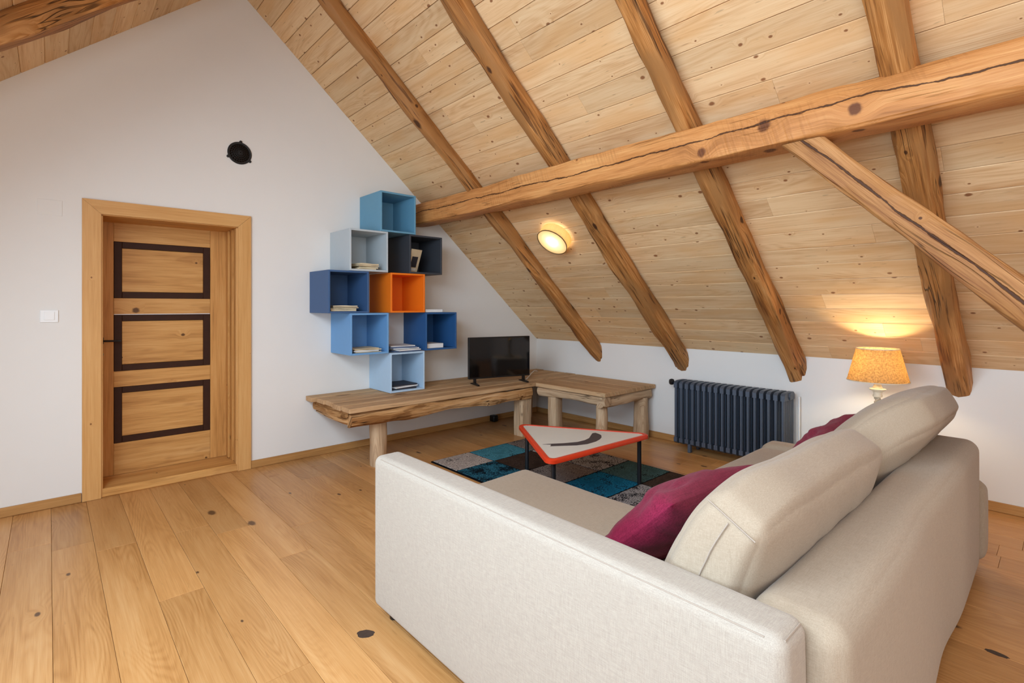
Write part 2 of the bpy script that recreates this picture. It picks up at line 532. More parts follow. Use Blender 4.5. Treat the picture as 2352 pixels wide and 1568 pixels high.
def shade_mat(name, c, weave, trans, lo=0.6):
    g = G(name)
    l, a, b, o = g.coords(rnd=False)
    n1 = g.noise(g.xyz(g.math('MULTIPLY', l, 60.0), g.math('MULTIPLY', a, 60.0), g.math('MULTIPLY', b, weave)), 1.0, 2)
    n2 = g.noise(g.xyz(g.math('MULTIPLY', l, weave), g.math('MULTIPLY', a, weave), g.math('MULTIPLY', b, 30.0)), 1.0, 2)
    n = g.step(g.math('MULTIPLY', g.math('ADD', n1, n2), 0.5), 0.35, 0.65)
    col = g.mix(n, tuple(v * lo for v in lin(c)[:3]) + (1,), lin(c))
    d = g.node('ShaderNodeBsdfDiffuse', {'Color': col})
    t = g.node('ShaderNodeBsdfTranslucent', {'Color': col})
    mx = g.node('ShaderNodeMixShader', {0: trans, 1: d.outputs[0], 2: t.outputs[0]})
    g.t.links.new(mx.outputs[0], g.out.inputs[0])
    return g.m


M['shade'] = shade_mat('jute_shade', '#dfc08c', 260.0, 0.6, 0.45)
M['diffuser'] = shade_mat('frosted_diffuser', '#f2ead8', 200.0, 0.7, 0.97)
M['drum'] = shade_mat('drum_shade', '#ecd9ae', 200.0, 0.6, 0.9)

g = G('window_pane')
tr = g.node('ShaderNodeBsdfTransparent')
gl = g.node('ShaderNodeBsdfGlossy', {'Roughness': 0.02})
mx = g.node('ShaderNodeMixShader', {0: 0.05, 1: tr.outputs[0], 2: gl.outputs[0]})
g.t.links.new(mx.outputs[0], g.out.inputs[0])
M['pane'] = g.m


def rug_mat(name, base, fleck, amt):
    g = G(name)
    l, a, b, o = g.coords('XYZ')
    n1 = g.noise(g.xyz(g.math('MULTIPLY', l, 55.0), g.math('MULTIPLY', a, 130.0), 0.0), 1.0, 4, 0.7)
    n2 = g.noise(g.xyz(g.math('MULTIPLY', l, 9.0), g.math('MULTIPLY', a, 9.0), 0.0), 1.0, 3, 0.6)
    v = g.math('ADD', g.math('MULTIPLY', n1, 0.62), g.math('MULTIPLY', n2, 0.38))
    f = g.step(v, amt - 0.05, amt + 0.05)
    c2 = tuple(x * 0.55 for x in lin(base)[:3]) + (1,)
    col = g.mix(g.step(n2, 0.35, 0.65), lin(base), c2)
    col = g.mix(f, lin(fleck), col)
    return g.finish(col, 0.95, n1, 0.5, 0.004, 0.05)


# ------------------------------------------------------------------ room shell
slab = box('floor', XL - .1, 0.1, YE - .1, 0.42, -0.16, -0.022, M['dark'])
tag(slab, 'oak plank floor of the attic room', None, kind='structure')

# planks run along Y
PW = 0.18
x = -4.597 - PW * 8
row = 0
rnd = random.Random(21)
while x < 0:
    xa, xb = max(x, XL), min(x + PW, 0.0)
    if xb - xa > 0.02:
        y = 0.0 - rnd.uniform(0.3, 2.0)
        ys = [0.0]
        while y > YE + 0.6:
            ys.append(y)
            y -= rnd.uniform(1.5, 2.3)
        ys.append(YE)
        for i in range(len(ys) - 1):
            L = ys[i] - ys[i + 1]
            MM = frame(((xa + xb) / 2, ys[i + 1] + L / 2, 0), (0, 1, 0), (0, 0, 1))
            h = rnd.uniform(-0.0006, 0.0)
            box('plank', -L / 2 + .0006, L / 2 - .0006, -(xb - xa) / 2 + .0006, (xb - xa) / 2 - .0006, -0.02, h, M['oak'], slab, bev=0.001, M=MM)
    x += PW

# two large dark knots in the oak
for kx, ky, ka, kb, kr in ((-3.644, -2.637, 0.037, 0.026, 2.4), (-1.888, -4.40, 0.036, 0.014, 1.5)):
    rk = random.Random(int(ka * 1000))
    pts = []
    for i in range(18):
        a_ = 2 * math.pi * i / 18
        q = rk.uniform(0.86, 1.08)
        px_, py_ = ka * q * math.cos(a_), kb * q * math.sin(a_)
        pts.append((kx + px_ * math.cos(kr) - py_ * math.sin(kr), ky + px_ * math.sin(kr) + py_ * math.cos(kr)))
    prism('knot', pts, 'z', -0.004, 0.0004, M['knot'], slab)

DX0, DX1, DZ = -4.352, -3.452, 2.005       # rough opening of the door
gp = []
for seg in ((XL - .1, DX0), (DX1, 0.1)):
    a_, b_ = seg
    pts = [(a_, -0.02), (b_, -0.02), (b_, zroof(b_) + .02)]
    if a_ < XR < b_: pts.append((XR, zroof(XR) + .02))
    pts.append((a_, zroof(a_) + .02))
    gp.append(pts)
gp.append([(DX0, DZ), (DX1, DZ), (DX1, zroof(DX1) + .02), (XR, zroof(XR) + .02), (DX0, zroof(DX0) + .02)])
wall_end = prism('wall_end', gp, 'y', 0.0, 0.42, M['plaster'])
tag(wall_end, 'white plastered gable wall with the old door', None, kind='structure')
gp2 = [(XL - .1, 0.9), (-4.9, 0.9), (-4.9, zroof(-4.9) + .02), (XL - .1, zroof(XL - .1) + .02)]
rear = [[(XL - .1, -0.02), (0.1, -0.02), (0.1, 0.9), (XL - .1, 0.9)], gp2,
        [(-1.7, 0.9), (0.1, 0.9), (0.1, zroof(0.1) + .02), (-1.7, zroof(-1.7) + .02)],
        [(-4.9, 2.6), (-1.7, 2.6), (-1.7, zroof(-1.7)), (XR, zroof(XR) + .02), (-4.9, zroof(-4.9) + .02)]]
tag(prism('wall_rear', [list(map(tuple, p)) for p in rear], 'y', YE - .12, YE, M['plaster']), 'white rear gable wall with a wide window', None, kind='structure')
tag(box('wall_right', 0.0, 0.12, YE, 0.0, -0.02, Z0 + .06, M['plaster']), 'low white knee wall below the sloping ceiling', None, kind='structure')
WY0, WY1, WZ0, WZ1 = -5.7, -1.5, 0.72, 1.70
lw = []
lw.append([(YE, -0.02), (0, -0.02), (0, WZ0), (YE, WZ0)])
lw.append([(YE, WZ1), (0, WZ1), (0, zroof(XL) + .05), (YE, zroof(XL) + .05)])
lw.append([(YE, WZ0), (WY0, WZ0), (WY0, WZ1), (YE, WZ1)])
lw.append([(WY1, WZ0), (0, WZ0), (0, WZ1), (WY1, WZ1)])
tag(prism('wall_left', lw, 'x', XL - .12, XL, M['plaster']), 'low white left wall with a row of windows', None, kind='structure')
# windows (outside the photograph, they let the daylight in)
w1 = box('window_1', XL - .07, XL - .03, WY0, WY1, WZ0, WZ0 + .05, M['white_paint'])
tag(w1, 'white framed window row in the left wall', None, kind='structure')
box('window_frame', XL - .07, XL - .03, WY0, WY1, WZ1 - .05, WZ1, M['white_paint'], w1)
for i in range(5):
    yy = WY0 + (WY1 - WY0 - .05) * i / 4
    box('mullion', XL - .07, XL - .03, yy, yy + .05, WZ0, WZ1, M['white_paint'], w1)
w2 = box('window_2', -4.9, -1.7, YE - .08, YE - .03, 0.9, 0.96, M['white_paint'])
tag(w2, 'white framed window in the rear gable', None, kind='structure')
box('window_frame', -4.9, -1.7, YE - .08, YE - .03, 2.54, 2.6, M['white_paint'], w2)
for i in range(4):
    xx = -4.9 + (3.2 - .06) * i / 3
    box('mullion', xx, xx + .06, YE - .08, YE - .03, 0.9, 2.6, M['white_paint'], w2)

# ---- ceiling boards
BP = 0.1146 / CT
LS = -XR / CT
MR = frame((0, 0, Z0), (0, 1, 0), (ST, 0, CT))      # right slope: local x = +Y, y = up the slope, z = outwards
MLf = frame((2 * XR, 0, Z0), (0, 1, 0), (-ST, 0, CT))  # left slope: y axis points down the slope
ceil_r = box('ceiling', YE - .1, 0.05, -0.1, LS + 0.05, 0.02, 0.14, M['dark'], M=MR)
tag(ceil_r, 'right roof slope clad in knotty pine boards', None, kind='structure')
LLs = (XL - 2 * XR) / CT
HV0, HV1, HY0, HY1 = -LS + 11 * BP, -LS + 19 * BP, -5.4, -2.2     # opening for the added roof window in the left slope


def multi_box(name, boxes, mat, parent=None, M=None):
    V, F = [], []
    for x0, x1, y0, y1, z0, z1 in boxes:
        b_ = len(V)
        V += [(x_, y_, z_) for x_ in (x0, x1) for y_ in (y0, y1) for z_ in (z0, z1)]
        F += [[b_ + k for k in f] for f in ([0, 1, 3, 2], [4, 6, 7, 5], [0, 4, 5, 1], [2, 3, 7, 6], [0, 2, 6, 4], [1, 5, 7, 3])]
    return mesh(name, V, F, mat, parent, M=M)


ceil_l = multi_box('ceiling', [(YE - .1, 0.05, -LS - 0.05, HV0, 0.02, 0.14), (YE - .1, 0.05, HV1, -LLs + 0.1, 0.02, 0.14),
                               (YE - .1, HY0, HV0, HV1, 0.02, 0.14), (HY1, 0.05, HV0, HV1, 0.02, 0.14)], M['dark'], M=MLf)
tag(ceil_l, 'left roof slope clad in knotty pine boards', None, kind='structure')


def clad(parent, MF, v0, v1, seed, hole=None):
    r_ = random.Random(seed)
    v = v0
    while v < v1 - .01:
        va, vb = v, min(v + BP, v1)
        ys = [0.0]
        y = -r_.uniform(1.2, 4.6)
        while y > YE + .8:
            ys.append(y)
            y -= r_.uniform(3.2, 4.8)
        ys.append(YE)
        runs = [(ys[i], ys[i + 1]) for i in range(len(ys) - 1)]
        if hole and hole[0] - .01 < va and vb < hole[1] + .01:
            runs = [(0.0, hole[3]), (hole[2], YE)]
        for ya_, yb_ in runs:
            L = ya_ - yb_
            mm = MF @ Matrix.Translation((yb_ + L / 2, (va + vb) / 2, 0))
            w = vb - va
            # board with small chamfers towards the room (z = 0) on its long edges
            c = 0.004
            V = []
            for sx_ in (-L / 2 + .0004, L / 2 - .0004):
                V += [(sx_, -w / 2 + .0011, 0.018), (sx_, w / 2 - .0011, 0.018), (sx_, w / 2 - .0011, c), (sx_, w / 2 - c, 0), (sx_, -w / 2 + c, 0), (sx_, -w / 2 + .0011, c)]
            F = [[0, 1, 2, 3, 4, 5], [11, 10, 9, 8, 7, 6]] + [[i_, (i_ + 1) % 6, 6 + (i_ + 1) % 6, 6 + i_] for i_ in range(6)]
            mesh('board', V, F, M['pine'], parent, M=mm)
        v += BP


clad(ceil_r, MR, 0.0, LS, 5)
clad(ceil_l, MLf, -LS, -LLs, 9, (HV0, HV1, HY0, HY1))
w3 = multi_box('added_roof_window', [(HY0, HY1, HV0, HV0 + .05, 0.0, .12), (HY0, HY1, HV1 - .05, HV1, 0.0, .12), (HY0, HY0 + .05, HV0, HV1, 0.0, .12),
                            (HY1 - .05, HY1, HV0, HV1, 0.0, .12), (-3.85, -3.75, HV0, HV1, 0.0, .12)], M['white_paint'], M=MLf)  # made-up frame around the added roof fill light
tag(w3, 'added white framed roof windows in the left slope, out of view', None, kind='structure')

# ---- rafters
RAF = [(-0.93, -1.038), (-1.942, -2.088), (-2.99, -3.135), (-4.0, -4.15), (-5.06, -5.2)]
raf_lab = ['slim rounded rafter on the right slope nearest the coloured cubes', 'dark brown rafter between the ceiling lamp and the radiator',
           'thick orange-brown rafter ending above the radiator', 'broad rafter crossed by the brace beside the table lamp',
           'rafter above the post of the brace']
for i, (ya, yb) in enumerate(RAF):
    w = ya - yb
    V, F = beam_mesh(LS - .02, w, 0.172, i + 1, start=lambda z: z * ST / CT + 0.003, end=lambda z: LS + z * ST / CT - 0.02, rnd=0.42 if i in (0, 2) else 0.34, wob=0.007, waney=0.022, d_end=0.125)
    V = [(a_, b_, c_ + 0.012) for a_, b_, c_ in V]
    MM = frame((0, (ya + yb) / 2, Z0), (-CT, 0, ST), (ST, 0, CT))
    o = mesh('rafter', V, F, M['rafter'], M=MM, smooth=True)
    tag(o, raf_lab[i], 'beam', 'roof rafters')
for i, (ya, yb) in enumerate(RAF[:2]):
    if i == 0: ya, yb = -0.86, -1.02
    w = ya - yb
    Ls = LS - LLs - .04
    V, F = beam_mesh(Ls, w, 0.15, i + 21, end=lambda z: LS - LLs - .02 / CT + z * ST / CT - 0.02, rnd=0.34, wob=0.007, waney=0.022)
    V = [(a_, b_, c_ + 0.012) for a_, b_, c_ in V]
    MM = frame((XL + .02, (ya + yb) / 2, zroof(XL) + .02 * S), (CT, 0, ST), (-ST, 0, CT))
    o = mesh('rafter', V, F, M['rafter'], M=MM, smooth=True)
    tag(o, ['reddish rafter on the left slope nearest the gable wall', 'second rafter from the gable wall, left slope'][i], 'beam', 'roof rafters')

# ---- purlins, brace and post
V, F = beam_mesh(-YE - .01, 0.18, 0.215, 40, rnd=0.14, wob=0.006, waney=0.010, nseg=110)
o = mesh('purlin', V, F, M['purlin'], M=frame((-1.775, -0.005, 2.385), (0, -1, 0), (0, 0, 1)), smooth=True)
tag(o, 'long squared orange-brown purlin carrying the rafters of the right slope', 'beam')
pd = Vector((0, -0.694, -0.72)).normalized()
zax = Vector((0, -0.72, 0.694))
top = Vector((-1.775, -3.60, 2.26))
OZ = (top + zax * 0.072).z
V, F = beam_mesh(1.98, 0.145, 0.145, 51, start=lambda z: (OZ + z * 0.694 - 2.168) / 0.72, rnd=0.16, wob=0.006, waney=0.010, nseg=50)
o = mesh('brace', V, F, M['brace'], M=frame(top + zax * 0.072, pd, zax), smooth=True)
tag(o, 'slanting cracked timber brace under the purlin', 'beam')
V, F = beam_mesh(2.165, 0.17, 0.17, 55, rnd=0.16, wob=0.006, waney=0.010, nseg=40)
o = mesh('post', V, F, M['brace'], M=frame((-1.775, -5.17, 0.0), (0, 0, 1), (0, 1, 0)), smooth=True)
tag(o, 'squared timber post carrying the purlin behind the brace', 'post')

# ---- skirting boards
for i, (xa, xb) in enumerate(((XL, -4.442), (-3.366, -0.016))):
    tag(box(['baseboard_end', 'baseboard_end_right'][i], xa, xb, -0.016, 0.0, 0.001, 0.062, M['skirting'], bev=0.002),
        ['short oak skirting between door and left wall', 'long oak skirting under the plank bench'][i], None, kind='structure')
tag(box('baseboard_right', -0.016, 0.0, YE, -0.0, 0.001, 0.062, M['skirting_y'], bev=0.002), 'oak skirting along the knee wall', None, kind='structure')

# ------------------------------------------------------------------ door
DD = 0.36
door = box('door_1', -4.336, -3.467, DD + .012, DD + .04, 0.05, 1.995, M['door_z'])
tag(door, 'old pine door with three dark-framed panels', None, kind='structure')
# casing on the wall
prism('casing', [(-4.439, 0.002), (-4.3365, 0.002), (-4.3365, 1.992), (-4.439, 2.0885)], 'y', -0.022, 0.0, M['frame'], door)
prism('casing', [(-3.4665, 0.002), (-3.369, 0.002), (-3.369, 2.0885), (-3.4665, 1.992)], 'y', -0.022, 0.0, M['frame'], door)
prism('casing', [(-4.439, 2.09), (-4.336, 1.993), (-3.467, 1.993), (-3.369, 2.09)], 'y', -0.022, 0.0, M['frame_x'], door)
box('inner_bead', -4.350, -4.326, -0.010, 0.03, 0.002, 1.985, M['frame'], door, bev=0.003)
box('inner_bead', -3.477, -3.455, -0.010, 0.03, 0.002, 1.985, M['frame'], door, bev=0.003)
# jambs of the deep reveal
box('jamb', -4.356, -4.336, 0.0, 0.42, 0.0, 2.01, M['door_z'], door)
box('jamb', -3.467, -3.447, 0.0, 0.42, 0.0, 2.01, M['door_z'], door)
box('jamb_strip', -3.478, -3.467, 0.10, 0.16, 0.06, 1.985, M['door_z'], door, bev=0.003)
box('jamb_strip', -3.482, -3.467, 0.22, 0.25, 0.06, 1.985, M['door_z'], door, bev=0.003)
box('head', -4.356, -3.447, 0.0, 0.42, 1.988, 2.01, M['door_x'], door)
box('threshold', -4.336, -3.467, -0.012, 0.19, 0.0, 0.062, M['door_x'], door, bev=0.008)
box('threshold', -4.336, -3.467, 0.19, 0.42, 0.0, 0.048, M['door_x'], door, bev=0.004)
# leaf: stiles, rails, panels with painted dark frames
box('stile', -4.336, -4.24, DD - .008, DD + .03, 0.05, 1.99, M['door_z'], door, bev=0.0015)
box('stile', -3.588, -3.467, DD - .008, DD + .03, 0.05, 1.99, M['door_z'], door, bev=0.0015)
PAN = [(1.408, 1.845), (0.845, 1.280), (0.291, 0.724)]
zr = [(0.05, 0.291), (0.724, 0.845), (1.280 + .006, 1.408), (1.845, 1.99)]
for za, zb in zr:
    box('rail', -4.239, -3.589, DD - .007, DD + .03, za, zb, M['door_x'], door, bev=0.0012)
for za, zb in PAN:
    p = box('panel', -4.19, -3.64, DD - .002, DD + .03, za + .05, zb - .05, M['door_x'], door, bev=0.004)
    for (xa, xb, z1, z2) in ((-4.239, -4.188, za, zb), (-3.640, -3.589, za, zb), (-4.188, -3.640, za, za + .05), (-4.188, -3.640, zb - .05, zb)):
        box('dark_moulding', xa, xb, DD - .005, DD + .03, z1, z2, M['dark_band'], p, bev=0.003)
tag(box('painted_light_slit', -4.237, -3.591, DD - .004, DD + .02, 1.2805, 1.2855, M['white_plastic'], door), 'thin pale strip painted as daylight in the crack above the middle panel')  # pale strip stands in for daylight shining through the crack
hd = box('handle_plate', -4.325, -4.30, DD - .014, DD - .008, 1.06, 1.11, M['iron'], door, bev=0.002)
tube('handle', [(-4.312, DD - .01, 1.084), (-4.312, DD - .06, 1.084), (-4.29, DD - .065, 1.084), (-4.20, DD - .065, 1.082)], 0.0075, M['iron'], door)
lathe('keyhole_plate', [(0.012, 0.0), (0.014, 0.002), (0.013, 0.005), (0.006, 0.006)], 0, 0, M['brass'], door, n=16,
      M=frame((-4.312, DD - .008, 0.98), (1, 0, 0), (0, -1, 0)))

# ------------------------------------------------------------------ switch, cover plate, vent
t = thing('light_switch', (-4.605, 0, 1.239), 'white square light switch on the wall beside the door', 'switch')
box('plate', -4.651, -4.56, -0.009, 0.0, 1.239, 1.321, M['white_plastic'], t, bev=0.002)
box('rocker', -4.632, -4.578, -0.013, -0.009, 1.254, 1.310, M['white_plastic'], t, bev=0.002)
t = box('cover_plate', -4.665, -4.54, -0.003, 0.0, 1.954, 2.059, M['plaster'], bev=0.001)
tag(t, 'wall-coloured square cover plate high up beside the door', 'cover plate')

t = thing('vent_grille', (-3.451, 0, 2.51), 'round black cast-iron vent grille above the door', 'vent')
MV = frame((-3.451, -0.001, 2.60), (1, 0, 0), (0, -1, 0))
lathe('rim', [(0.072, 0.0), (0.090, 0.0), (0.091, 0.006), (0.084, 0.012), (0.074, 0.010), (0.072, 0.0)], 0, 0, M['iron'], t, n=40, M=MV, caps=False)
lathe('backing', [(0.074, 0.0), (0.074, 0.001)], 0, 0, M['dark'], t, n=32, M=MV)
bm = bmesh.new()
nr, na = 5, 22
R0 = 0.076
vv = {}
for k in range(nr + 1):
    for i in range(na):
        r = R0 * (k + .35) / (nr + .35)
        a = 2 * math.pi * (i + 0.5 * (k % 2)) / na if k else 2 * math.pi * i / na
        vv[k, i] = bm.verts.new((r * math.cos(a), r * math.sin(a), 0.008 + 0.022 * (1 - (r / R0) ** 2)))
for k in range(nr):
    for i in range(na):
        bm.faces.new([vv[k, i], vv[k, (i + 1) % na], vv[k + 1, (i + 1) % na], vv[k + 1, i]])
bmesh.ops.wireframe(bm, faces=list(bm.faces), thickness=0.0034, use_replace=True, use_even_offset=False)
bm.verts.index_update()
vs_, fs = [v.co.copy() for v in bm.verts], [[v.index for v in f.verts] for f in bm.faces]
bm.free()
mesh('lattice', vs_, fs, M['iron'], t, M=MV)
for ang in (85, 205, 325):
    ca, sa = math.cos(math.radians(ang)), math.sin(math.radians(ang))
    lathe('lug', [(0.011, 0.0), (0.011, 0.008), (0.006, 0.011)], 0.094 * ca, 0.094 * sa, M['iron'], t, n=14, M=MV)

# ------------------------------------------------------------------ plank bench (L-shaped, two units)
BZ = 0.55
t = thing('plank_bench', (-1.88, -0.42, 0), 'long weathered plank bench along the gable wall under the cubes', 'bench', 'rustic benches')
ws = [0.0, 0.15, 0.33, 0.50, 0.67, 0.835]
for i in range(5):
    ya, yb = -ws[i] - .018, -ws[i + 1]
    xs = -2.885 + (-0.035 if i == 0 else 0.01 * ((i * 7) % 3 - 1))
    box('deck_plank', xs, -0.02, yb + .002, ya - (0 if i == 0 else .002) + (0 if i else .0), BZ - .04, BZ - .0015 * ((i * 5) % 3), M['bench'], t, bev=0.003)
V, F = beam_mesh(1.97, 0.10, 0.118, 61, rnd=0.5, wob=0.012, waney=0.02, nseg=60)
mesh('apron_log', V, F, M['log'], t, M=frame((-2.86, -0.775, BZ - .04), (1, 0, 0), (0, 0, 1)), smooth=True)
V, F = beam_mesh(0.71, 0.10, 0.122, 62, rnd=0.5, wob=0.012, waney=0.02, nseg=30)
mesh('apron_log', V, F, M['log'], t, M=frame((-2.82, -0.75, BZ - .04), (0, 1, 0), (0, 0, 1)), smooth=True)
V, F = beam_mesh(BZ - .09, 0.14, 0.14, 63, rnd=0.85, wob=0.008, waney=0.0, nseg=30, w_end=0.125, d_end=0.125)
mesh('leg', V, F, M['bleached'], t, M=frame((-2.545, -0.565, 0.0), (0, 0, 1), (0, 1, 0)), smooth=True)
V, F = beam_mesh(BZ - .05, 0.15, 0.13, 64, rnd=0.16, wob=0.003, waney=0.006, nseg=16)
mesh('leg', V, F, M['bleached'], t, M=frame((-0.93, -0.66, 0.0), (0, 0, 1), (0, 1, 0)), smooth=True)
V, F = beam_mesh(BZ - .05, 0.12, 0.12, 60, rnd=0.8, wob=0.006, waney=0.0, nseg=16)
mesh('leg', V, F, M['bleached'], t, M=frame((-0.3, -0.08, 0.0), (0, 0, 1), (0, 1, 0)), smooth=True)

t = thing('plank_bench', (-0.45, -1.28, 0), 'short weathered plank bench on stout posts along the knee wall', 'bench', 'rustic benches')
xs = [-0.862, -0.70, -0.53, -0.36, -0.19, -0.022]
for i in range(5):
    ye = -1.735 - 0.008 * ((i * 3) % 3)
    box('deck_plank', xs[i] + .002, xs[i + 1] - .002, ye, -0.842, BZ - .04, BZ - .0015 * ((i * 5) % 3), M['bench_y'], t, bev=0.003)
V, F = beam_mesh(0.86, 0.09, 0.09, 65, rnd=0.4, wob=0.008, waney=0.015, nseg=36)
mesh('apron_log', V, F, M['bleached'], t, M=frame((-0.81, -0.862, BZ - .04), (0, -1, 0), (0, 0, 1)), smooth=True)
V, F = beam_mesh(0.78, 0.09, 0.10, 66, rnd=0.4, wob=0.008, waney=0.015, nseg=36)
mesh('apron_log', V, F, M['bleached'], t, M=frame((-0.845, -1.675, BZ - .04), (1, 0, 0), (0, 0, 1)), smooth=True)
V, F = beam_mesh(BZ - .125, 0.12, 0.10, 67, rnd=0.14, wob=0.003, waney=0.006, nseg=16)
mesh('leg', V, F, M['bleached'], t, M=frame((-0.77, -0.99, 0.0), (0, 0, 1), (0, 1, 0)), smooth=True)
V, F = beam_mesh(BZ - .125, 0.105, 0.10, 68, rnd=0.6, wob=0.008, waney=0.006, nseg=20)
mesh('leg', V, F, M['bleached'], t, M=frame((-0.745, -1.56, 0.0), (0, 0, 1), (0, 1, 0)), smooth=True)
V, F = beam_mesh(BZ - .125, 0.15, 0.14, 69, rnd=0.7, wob=0.009, waney=0.006, nseg=20, w_end=0.12)
mesh('leg', V, F, M['bleached'], t, M=frame((-0.16, -1.57, 0.0), (0, 0, 1), (0, 1, 0)), smooth=True)

# ------------------------------------------------------------------ wall cubes
BS = 0.368
BD = 0.415
zlev = [BZ + i * BS + 0.001 for i in range(6)]
CUB = [('A', -2.402, 4, 'teal-blue cube box topmost of the stack near the purlin end'),
       ('B', -2.693, 3, 'pale grey cube box left of the charcoal cube'),
       ('D', -2.103, 3, 'charcoal cube box holding a framed picture'),
       ('N', -2.880, 2, 'navy-blue cube box with old papers left of the orange cube'),
       ('O', -2.300, 2, 'empty bright orange cube box'),
       ('L', -2.686, 1, 'sky-blue cube box below the navy cube'),
       ('R', -1.926, 1, 'dark blue cube box nearest the television'),
       ('W', -2.304, 0, 'pale ice-blue cube box standing on the plank bench')]
for key, x0, lv, lab in CUB:
    z0 = zlev[lv]
    x1, z1 = x0 + BS - .002, z0 + BS - .002
    th = 0.016
    m_ = M['box' + key]
    t = thing('cube_box', ((x0 + x1) / 2, -BD / 2, z0), lab, 'cube shelf', 'coloured wall cubes')
    box('side_panel', x0, x0 + th, -BD, -0.001, z0, z1, m_, t, bev=0.0015)
    box('side_panel', x1 - th, x1, -BD, -0.001, z0, z1, m_, t, bev=0.0015)
    box('bottom_panel', x0 + th, x1 - th, -BD, -0.001, z0, z0 + th, m_, t, bev=0.001)
    box('top_panel', x0 + th, x1 - th, -BD, -0.001, z1 - th, z1, m_, t, bev=0.001)
    box('back_panel', x0 + th, x1 - th, -0.012, -0.002, z0 + th, z1 - th, m_, t)


def leaflet(cx, cy, z, w, d, h, rot, mat, label, group, cat='booklet', name='booklet'):
    MM = Matrix.Translation((cx, cy, z)) @ Matrix.Rotation(math.radians(rot), 4, 'Z')
    V = []
    nx_ = 6
    for k in (0, 1):
        for i in range(nx_ + 1):
            u = i / nx_ - .5
            zz = k * h + 0.0015 * (1 + math.sin(u * 7 + cx * 30 + z * 90)) * k
            V += [(u * w, -d / 2, zz), (u * w, d / 2, zz)]
    n2 = 2 * (nx_ + 1)
    F = []
    for i in range(nx_):
        F += [[2 * i, 2 * i + 1, 2 * i + 3, 2 * i + 2], [n2 + 2 * i, n2 + 2 * i + 2, n2 + 2 * i + 3, n2 + 2 * i + 1],
              [2 * i, 2 * i + 2, n2 + 2 * i + 2, n2 + 2 * i], [2 * i + 1, n2 + 2 * i + 1, n2 + 2 * i + 3, 2 * i + 3]]
    F += [[0, n2, n2 + 1, 1], [n2 - 2, n2 - 1, 2 * n2 - 1, 2 * n2 - 2]]
    o = mesh(name, V, F, mat, M=MM)
    return tag(o, label, cat, group)


rr = random.Random(4)


def stack(xc, yc, z, n, w, d, mats, label, group, hh=(0.005, 0.011), name='booklet', cat='booklet'):
    for i in range(n):
        h = rr.uniform(*hh)
        leaflet(xc + rr.uniform(-.018, .018), yc + rr.uniform(-.02, .02), z, w * rr.uniform(.85, 1), d * rr.uniform(.9, 1), h, rr.uniform(-9, 9),
                mats[i % len(mats)], label if isinstance(label, str) else label[i % len(label)], group, cat, name)
        z += h + 0.0042


stack(-2.50, -0.27, zlev[3] + .0175, 4, 0.20, 0.24, [M['paper']], 'cream papers stacked in the pale grey cube', 'papers in the pale grey cube', (0.006, 0.013))
stack(-2.70, -0.26, zlev[2] + .0175, 4, 0.23, 0.24, [M['paper']], 'cream papers stacked in the navy cube', 'papers in the navy cube', (0.004, 0.010))
stack(-2.50, -0.26, zlev[1] + .0175, 4, 0.26, 0.24, [M['paper'], M['paper_w'], M['paper']], ['cream paper booklet stacked in the sky-blue cube', 'white paper booklet stacked in the sky-blue cube', 'cream paper booklet stacked in the sky-blue cube'], 'papers in the sky-blue cube', (0.003, 0.008))
stack(-2.115, -0.25, zlev[1] + .0005, 5, 0.27, 0.27, [M['paper_b'], M['paper_w'], M['paper_w'], M['paper_b'], M['paper_w']], ['blue-covered magazine at the bottom of the pile on the ice-blue cube', 'white magazine lying on top of the ice-blue cube', 'white magazine lying on top of the ice-blue cube', 'blue-covered magazine between white ones on the ice-blue cube', 'topmost white magazine of the pile on the ice-blue cube'], 'magazines on the ice-blue cube', (0.005, 0.011), 'magazine', 'magazine')
stack(-2.12, -0.25, zlev[0] + .0175, 3, 0.28, 0.26, [M['paper_k'], M['paper_w'], M['paper_k']], ['dark magazine on the floor of the ice-blue cube', 'white magazine between two dark ones in the ice-blue cube', 'topmost dark magazine inside the ice-blue cube'], 'magazines in the ice-blue cube', (0.007, 0.012), 'magazine', 'magazine')


def book(x0, x1, y0, y1, z, h, cover, label, group=None):
    t = thing('book', ((x0 + x1) / 2, (y0 + y1) / 2, z), label, 'book', group)
    box('cover', x0, x1, y0, y1, z, z + .003, cover, t)
    box('cover', x0, x1, y0, y1, z + h - .003, z + h, cover, t)
    box('spine', x1 - .003, x1, y0, y1, z + .003, z + h - .003, cover, t)
    box('pages', x0 + .002, x1 - .004, y0 + .004, y1 - .004, z + .003, z + h - .003, M['paper_w'], t)


book(-1.885, -1.70, -0.38, -0.14, zlev[1] + .0175, 0.042, M['paper_w'], 'thick white paperback in the dark blue cube')
book(-1.925 + .01, -1.715, -0.39, -0.20, zlev[2] + .0005, 0.028, M['paper_w'], 'slim white book lying on top of the dark blue cube')

t = thing('picture', (-2.02, -0.30, zlev[3] + .017), 'small cream picture card with a dark photograph leaning in the charcoal cube', 'picture')
MP = frame((-2.025, -0.315, zlev[3] + .019), (1, 0.35, 0), (0.12, -0.3, 1))
box('card', -0.075, 0.075, -0.004, 0.004, 0.0, 0.225, M['paper'], t, M=MP)
box('photo', -0.045, 0.040, -0.0052, -0.004, 0.050, 0.155, M['paper_k'], t, M=MP)
box('caption_strip', -0.045, 0.045, -0.0052, -0.004, 0.018, 0.040, M['paper_w'], t, M=MP)

